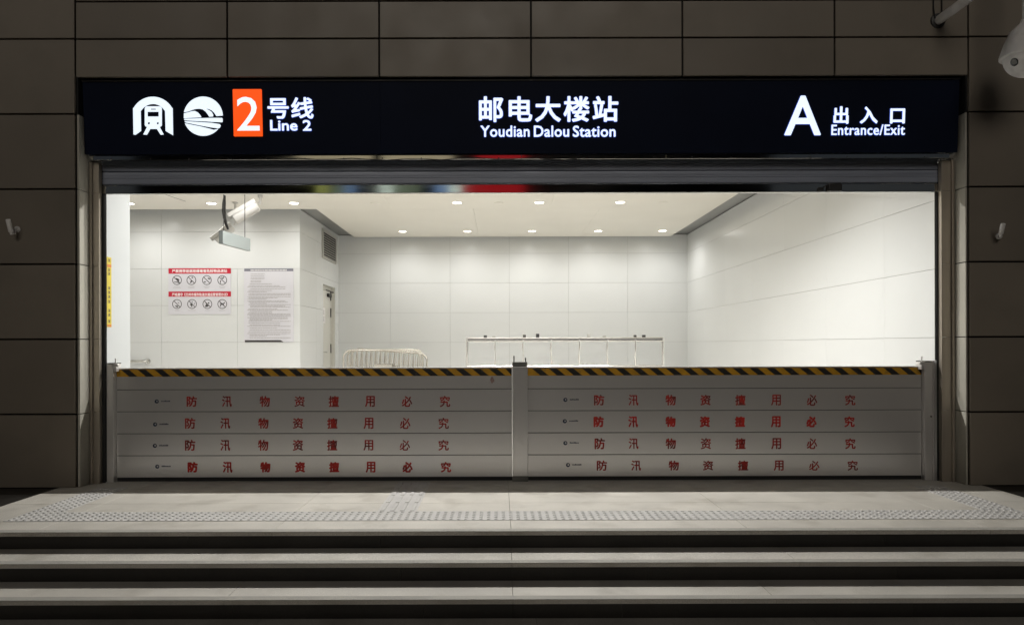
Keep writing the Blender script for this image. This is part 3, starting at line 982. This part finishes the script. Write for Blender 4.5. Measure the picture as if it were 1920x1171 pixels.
tube(bm, [(xd + .02, 16.16, z), (xd + .075, 16.16, z), (xd + .085, 16.19, z), (xd + .085, 16.36, z - .005)], .012, seg=8)
lathe(bm, [(.032, 0), (.03, .012), (0, .014)], base=(xd + .02, 16.16, z), axis=(1, 0, 0), seg=14)
lathe(bm, [(.022, 0), (.02, .02), (0, .022)], base=(xd + .02, 16.16, z + .13), axis=(1, 0, 0), seg=12)
obj('handle', bm, M['chrome'], dr)
bm = new_bm()
box(bm, xd + .021, xd + .075, 16.62, 16.90, 2.56, 2.64, bev=.006)
tube(bm, [(xd + .08, 16.80, 2.655), (xd + .19, 16.60, 2.66), (xd + .05, 16.42, 2.71)], .010, seg=6)
obj('door_closer', bm, M['dark'], dr)
za, zb = P(607, 605, 16.2).z, P(607, 576, 16.2).z
pp = thing('door_notice', 'small white paper notice taped to the cream service door', 'paper', (xd + .022, 16.27, za))
bm = new_bm(); box(bm, xd + .0205, xd + .0225, 16.12, 16.45, za, zb); obj('sheet', bm, M['pwhite'], pp)
bm = new_bm()
for c0, c1 in ((.12, .42), (.55, .86)):
    for q in range(6):
        z = za + (zb - za) * (c0 + (c1 - c0) * q / 6)
        box(bm, xd + .0227, xd + .023, 16.17, 16.17 + random.uniform(.15, .24), z, z + .012)
obj('print', bm, M['ptext'], pp)

vt = thing('louvred_vent', 'grey louvred air vent high on the side wall under the ceiling', 'vent', (SXW, 16.37, 3.38))
v0, v1, vz0, vz1 = 15.72, 17.06, 3.385, 4.06
bm = new_bm()
for a_, b2, c_, d_ in ((v0, v0 + .09, vz0, vz1), (v1 - .05, v1, vz0, vz1), (v0 + .0905, v1 - .0505, vz0, vz0 + .05), (v0 + .0905, v1 - .0505, vz1 - .06, vz1)):
    box(bm, SXW + .0005, SXW + .03, a_, b2, c_, d_, bev=.003)
obj('frame', bm, M['vent'], vt)
bm = new_bm(); box(bm, SXW + .0005, SXW + .003, v0 + .09, v1 - .05, vz0 + .05, vz1 - .06); obj('back', bm, M['black'], vt)
bm = new_bm()
ns = 11
for q in range(ns):
    z = vz0 + .058 + (vz1 - vz0 - .125) * q / (ns - 1) 
    vs = [bm.verts.new(p) for p in ((SXW + .006, v0 + .092, z + .022), (SXW + .028, v0 + .092, z - .014), (SXW + .028, v1 - .052, z - .014), (SXW + .006, v1 - .052, z + .022))]
    bm.faces.new(vs)
    vs2 = [bm.verts.new(v.co + Vector((.001, 0, .004))) for v in vs]
    bm.faces.new(vs2)
    for i in range(4): bm.faces.new((vs[i], vs[(i + 1) % 4], vs2[(i + 1) % 4], vs2[i]))
obj('louvre_slat', bm, M['vent'], vt)

hr = thing('wall_handrail', 'stainless handrail end fixed low on the panelled alcove wall', 'handrail', P(262, 677, LW - .09))
e_ = P(272, 677, LW - .09)
bm = new_bm(); tube(bm, [(-8.4, LW - .09, e_.z), (e_.x - .03, LW - .09, e_.z), (e_.x, LW - .075, e_.z), (e_.x + .012, LW - .03, e_.z), (e_.x + .012, LW - .001, e_.z)], .026, seg=12); obj('rail', bm, M['chrome'], hr, smooth=True)
bm = new_bm(); lathe(bm, [(.058, .001), (.055, .014), (.026, .018)], base=(e_.x + .012, LW - .0005, e_.z), axis=(0, -1, 0), seg=18); obj('wall_flange', bm, M['chrome'], hr, smooth=True)

# ------------------------------------------------------------------ hanging sign and the two bullet cameras inside
hs = thing('hanging_sign', 'plain grey hanging sign box seen edge-on, hung on two thin rods', 'sign', (-3.55, 9.3, 2.65))
A0, A1 = P(414, 444, 9.0), P(466, 459, 9.72)
zc, hz = 2.80, .083
n_ = Vector((A1.y - A0.y, -(A1.x - A0.x), 0)).normalized() * .028
bm = new_bm()
ztop0, zbot0 = P(414, 432, 9.0).z, P(414, 456.5, 9.0).z
prism(bm, [[(0, zbot0), (1, zbot0), (1, ztop0), (0, ztop0)]], lambda u, v, w: Vector((A0.x + (A1.x - A0.x) * u, A0.y + (A1.y - A0.y) * u, v)) + n_ * w, -1, 1)
obj('box', bm, M['hang'], hs)
for u in (.10, .86):
    bm = new_bm(); q = A0 + (A1 - A0) * u
    tube(bm, [(q.x, q.y, ztop0), (q.x, q.y, CZ)], .005, seg=6); obj('rod', bm, M['dark'], hs)

def bullet(label, front, rear, rad, ceil_xy, d, cable=None):
    f_, r_ = P(*front, d), P(*rear, d + .1)
    t = thing('bullet_camera', label, 'security camera', (f_ + r_) / 2, 'white bullet cameras inside the hall')
    ax = (f_ - r_); Lc = ax.length; ax.normalize()
    bm = new_bm(); lathe(bm, [(0, 0), (rad * .8, .004), (rad, .02), (rad, Lc * .98), (rad * .92, Lc), (rad * .8, Lc - .02), (0, Lc - .02)], base=r_, axis=ax, seg=20)
    obj('body', bm, M['cam'], t, smooth=True)
    bm = new_bm(); lathe(bm, [(rad * .78, Lc - .018), (rad * .7, Lc - .012), (0, Lc - .010)], base=r_, axis=ax, seg=20); obj('lens', bm, M['lens'], t)
    up = Vector((0, 0, 1)); up = (up - ax * up.dot(ax)).normalized(); sd_ = ax.cross(up)
    bm = new_bm()
    vs = []
    for (s_, h) in ((-1.05, .35), (-.9, .98), (0, 1.16), (.9, .98), (1.05, .35)):
        vs.append((s_, h))
    ring0 = [bm.verts.new(r_ - ax * .0 + sd_ * s_ * rad + up * h * rad) for s_, h in vs]
    ring1 = [bm.verts.new(r_ + ax * (Lc + .045) + sd_ * s_ * rad + up * h * rad) for s_, h in vs]
    for i in range(4): bm.faces.new((ring0[i], ring0[i + 1], ring1[i + 1], ring1[i]))
    obj('sun_shield', bm, M['cam'], t)
    cx_ = P(ceil_xy[0], ceil_xy[1], d + .1)
    bm = new_bm()
    m_ = (r_ * .75 + f_ * .25) if ceil_xy[2] == 0 else r_ - ax * .03
    tube(bm, [(cx_.x, cx_.y, CZ), (cx_.x, cx_.y, m_.z + .10)], ceil_xy[3], seg=14)
    tube(bm, [(cx_.x, cx_.y, m_.z + .12), (cx_.x, cx_.y, m_.z + .04), m_], ceil_xy[3] * .55, seg=10)
    lathe(bm, [(ceil_xy[3] * 2.2, 0), (ceil_xy[3] * 2.1, -.02), (ceil_xy[3], -.025)], base=(cx_.x, cx_.y, CZ - .0005), seg=18)
    obj('mount', bm, M['cam'], t, smooth=True)
    return t
bullet('white bullet camera aimed left from a stub bracket just under the shutter', (438, 410), (483, 384), .105, (488, 380, 1, .04), 11.3)
bullet('white bullet camera on a thin ceiling pole, half hidden behind the hanging sign', (404, 450), (436, 424), .085, (441, 381, 1, .022), 12.9)
bm = new_bm()
cpts = [P(x, y, 12.4) for x, y in ((422, 352), (421.5, 366), (420, 382), (419.5, 395), (421, 408), (424, 420), (428, 430))]
cpts[0].z = CZ
tube(bm, cpts, .026, seg=8, rs=[.022, .03, .034, .034, .03, .026, .02])
o = obj('ceiling_cable', bm, M['dark'], smooth=True); tag(o, 'thick dark cable drooping from the ceiling beside the bullet cameras', 'cable')

# ------------------------------------------------------------------ crowd barriers
def crowd_barrier(Lb, Hb):
    t = thing('crowd_barrier', 'front crowd barrier standing level, tubular with vertical bars and a blank plate', 'barrier', (0, 0, 0), 'tubular crowd barriers by the back wall')
    bm = new_bm(); r = .17
    pts = [(u, 0, v) for u, v in rrect(-Lb / 2, Lb / 2, .18, Hb, r, 6)]
    tube(bm, pts, .024, seg=10, closed=True); obj('frame', bm, M['crowd'], t, smooth=True, local=True)
    nb_ = 15
    for k in range(nb_):
        u = -Lb / 2 + Lb * (k + 1) / (nb_ + 1)
        inset = 0
        if abs(u) > Lb / 2 - r: inset = r - sqrt(max(0, r * r - (abs(u) - Lb / 2 + r) ** 2))
        bm = new_bm(); tube(bm, [(u, 0, .18 + inset), (u, 0, Hb - inset)], .0105, seg=8); obj('bar', bm, M['crowd'], t, smooth=True, local=True)
    bm = new_bm(); box(bm, -.17, .22, -.022, -.016, Hb - .60, Hb - .31, bev=.004); obj('plate', bm, M['crowd'], t, local=True)
    for s in (-1, 1):
        bm = new_bm(); u = s * (Lb / 2 - .3)
        tube(bm, [(u, -.26, .02), (u, -.2, .05), (u, 0, .18), (u, .2, .05), (u, .26, .02)], .02, seg=8); obj('foot', bm, M['crowd'], t, smooth=True, local=True)
    return t
c0 = P(718, 656, 15.3)
cb = crowd_barrier(1.70, c0.z)
cb.location = (P(716, 656, 15.3).x, 15.3, 0)
c2 = dup(cb, (P(722, 656, 15.7).x, 15.72, 0), (0, 0, radians(2)), 'crowd barrier standing upright behind the leaning one, showing at its right end')
c3 = dup(cb, (P(722, 656, 15.5).x - .0, 15.50, .0), (radians(-4), radians(4.2), radians(1)), 'crowd barrier leaning down to the right between two level ones')
c3.location.z = -.02

# ------------------------------------------------------------------ clear plastic screen on a stainless frame
DS = 12.0
sc0, sc1 = P(876, 634, DS), P(1243, 633, DS)
zt, zb_ = 1.4 + (646 - 632.5) * DS / F, 1.4 - (686 - 646) * DS / F
ps = thing('clear_screen', 'low clear plastic screen of seven panes in a stainless steel frame', 'screen', ((sc0.x + sc1.x) / 2, DS, 0))
bm = new_bm(); box(bm, sc0.x, sc1.x, DS - .04, DS + .04, zt - .074, zt, bev=.012, seg=2); obj('top_rail', bm, M['rail'], ps)
bm = new_bm(); box(bm, sc0.x, sc1.x, DS - .03, DS + .03, zb_ - .05, zb_ + .012, bev=.01, seg=2); obj('bottom_rail', bm, M['rail'], ps)
for xx in (sc0.x, sc1.x):
    bm = new_bm(); tube(bm, [(xx, DS, .0), (xx, DS, zt)], .026, seg=14); obj('post', bm, M['rail'], ps, smooth=True)
xsn = [sc0.x + (sc1.x - sc0.x) * k / 7 for k in range(8)]
for k, (a_, b2) in enumerate(zip(xsn, xsn[1:])):
    bm = new_bm()
    nu, nv = 14, 10
    ph = random.uniform(0, 6)
    G = [[bm.verts.new((a_ + .012 + (b2 - a_ - .024) * i / nu, DS - .055 + .016 * sin(i * .55 + ph + .4 * sin(j * .6)) + .010 * sin(j * .8 + ph), zb_ + (zt - zb_ - .05) * j / nv)) for j in range(nv + 1)] for i in range(nu + 1)]
    for i in range(nu):
        for j in range(nv):
            bm.faces.new((G[i][j], G[i + 1][j], G[i + 1][j + 1], G[i][j + 1]))
    obj('pane', bm, M['clear'], ps, smooth=True)
    if k:
        bm = new_bm()
        pts = [(a_ + .006 * sin(j * 1.3 + ph), DS - .045 + .006 * cos(j * .9), zb_ + (zt - zb_ - .04) * j / 6) for j in range(7)]
        tube(bm, pts, .012, seg=8, rs=[.006, .012, .014, .009, .013, .015, .010]); obj('seam', bm, M['rail'], ps, smooth=True)
for px, h, m in ((910, .04, 'dark'), (1008, .065, 'dark'), (1104, .06, 'vent'), (1207, .04, 'dark'), (983, .05, 'chrome'), (926, .025, 'vent'), (1133, .03, 'vent'), (1190, .04, 'chrome')):
    c = P(px, 630, DS)
    bm = new_bm(); box(bm, c.x - .028, c.x + .028, DS - .03, DS + .03, zt + .0005, zt + h, bev=.004); obj('clip', bm, M[m], ps)

# ------------------------------------------------------------------ things fixed to the facade
dc = thing('dome_camera', 'white dome security camera hanging below its bracket at the upper right edge', 'security camera', P(1926, 100, 6.3))
c = P(1926, 93, 6.3); k = 6.3 / F
bm = new_bm()
lathe(bm, [(9 * k, 58 * k), (12 * k, 50 * k), (19 * k, 44 * k), (28 * k, 35 * k), (36 * k, 17 * k), (44 * k, -8 * k), (44 * k, -12 * k), (39 * k, -14 * k), (34 * k, -9 * k), (0, -7 * k)], base=c, seg=36)
obj('housing', bm, M['camw'], dc, smooth=True)
bm = new_bm(); r_ = 38 * k
lathe(bm, [(r_ * cos(radians(a)), r_ * sin(radians(a)) - 13 * k) for a in range(0, -91, -9)], base=c, seg=36); bl = obj('ball', bm, M['camw'], dc, smooth=True)
bm = new_bm(); ld_ = Vector((-.10, -.98, .02)).normalized()
lathe(bm, [(19 * k, r_ * .84), (19 * k, r_ * .98), (15 * k, r_ * 1.0), (13 * k, r_ * .93), (0, r_ * .95)], base=c + Vector((0, 0, -13 * k)), axis=ld_, seg=24); obj('lens', bm, M['vent'], bl, smooth=True)
bm = new_bm(); ld2 = Vector((-.90, -.30, -.42)).normalized()
lathe(bm, [(8 * k, r_ * .96), (6 * k, r_ * 1.02), (0, r_ * 1.02)], base=c + Vector((0, 0, -13 * k)), axis=ld2, seg=14); obj('vent_window', bm, M['lens'], bl)
bm = new_bm()
tube(bm, [c + Vector((0, 0, 48 * k)), c + Vector((0, 0, 250 * k)), c + Vector((.0, .03, 268 * k)), c + Vector((.0, .554, 270 * k))], 8 * k, seg=14); obj('bracket', bm, M['camw'], dc, smooth=True)

pa = thing('bracket_arm', 'pale tubular bracket arm sticking out of the facade near the top right', 'bracket', P(1759, 40, FAC))
a_, b2 = P(1759, 39, FAC - .005), P(1842, -22, 6.30)
bm = new_bm(); tube(bm, [a_ + Vector((-.0, .0, 0)), a_ + (b2 - a_) * .06, a_ + (b2 - a_) * 1.0], .040, seg=18, rs=[.041, .044, .044]); obj('arm', bm, M['camw'], pa, smooth=True)
bm = new_bm(); lathe(bm, [(.075, 0), (.07, .012), (.045, .016)], base=(a_.x, FAC - .0005, a_.z), axis=(0, -1, 0), seg=24); obj('flange', bm, M['dark'], pa, smooth=True)
for x0_ in (1750.5, 1766):
    bm = new_bm(); tube(bm, [P(x0_, -60, FAC - .012), P(x0_, 15, FAC - .012), P(x0_ + (2 if x0_ < 1760 else .5), 30, FAC - .02), P(1757, 41, FAC - .03)], .006, seg=6); obj('cable', bm, M['black'], pa)

def wallcam(label, top, low, base_px, d):
    t = thing('wall_camera', label, 'security camera', P(*base_px, FAC), 'small white cameras on the facade pillars')
    a_, b2, c_ = P(*top, d - .05), P(*low, d), P(*base_px, FAC)
    bm = new_bm(); ax = (a_ - b2); Lc = ax.length; lathe(bm, [(0, 0), (.018, .003), (.022, .012), (.022, Lc - .008), (.019, Lc), (0, Lc - .006)], base=b2, axis=ax, seg=16); obj('body', bm, M['camw'], t, smooth=True)
    bm = new_bm(); m_ = (b2 + c_) / 2 + Vector((0, -.0, -.022))
    tube(bm, [b2 + ax * .12, b2 + Vector((0, 0, -.012)), m_, c_ + Vector((0, -.035, -.005)), c_ + Vector((0, -.012, 0))], .013, seg=12); obj('arm', bm, M['camw'], t, smooth=True)
    bm = new_bm(); lathe(bm, [(.030, 0), (.030, .010), (.020, .016), (0, .017)], base=(c_.x, FAC - .0005, c_.z), axis=(0, -1, 0), seg=20); obj('wall_plate', bm, M['camw'], t, smooth=True)
    return t
wallcam('small white camera on the left pillar, body tipped to the upper left', (15, 411), (21, 436), (33, 430), 6.77)
wallcam('small white camera on the right pillar, body tipped to the upper right', (1881, 419), (1876, 440), (1872, 443), 6.77)

# ------------------------------------------------------------------ across the street: only seen as glints in the polished steel
tb = thing('street_building', 'dark shop building across the street, seen only as coloured reflections', 'building', (0, -17, -.516))
bm = new_bm(); box(bm, -16, 12.0, -19, -16.3, -.516, 11.7); obj('wall', bm, M['town'], tb)  # height and width enlarged so the block also shades the lower facade
RX = 29.1 / 7.1 / F * 7.1 * 1.045
for p0, p1, z0, z1, m in ((868, 985, 7.6, 8.9, 'glow_red'), (842, 866, 7.7, 8.7, 'glow_white'), (816, 841, 7.6, 8.8, 'glow_blue'), (764, 788, 7.7, 8.7, 'glow_green'),
                          (712, 738, 7.5, 8.8, 'glow_white'), (738, 764, 7.6, 8.6, 'glow_green'), (648, 666, 7.5, 8.8, 'glow_blue'), (622, 647, 7.6, 8.4, 'glow_green'), (594, 618, 7.6, 8.7, 'glow_yellow'),
                          (560, 700, 9.0, 10.4, 'glow_warm'), (720, 850, 9.1, 10.4, 'glow_warm'), (895, 985, 9.1, 10.2, 'glow_red')):
    bm = new_bm(); box(bm, (p0 - CX) * RX, (p1 - CX) * RX, -16.28, -16.1, z0, z1, bev=.03); obj('lit_window', bm, M[m], tb)
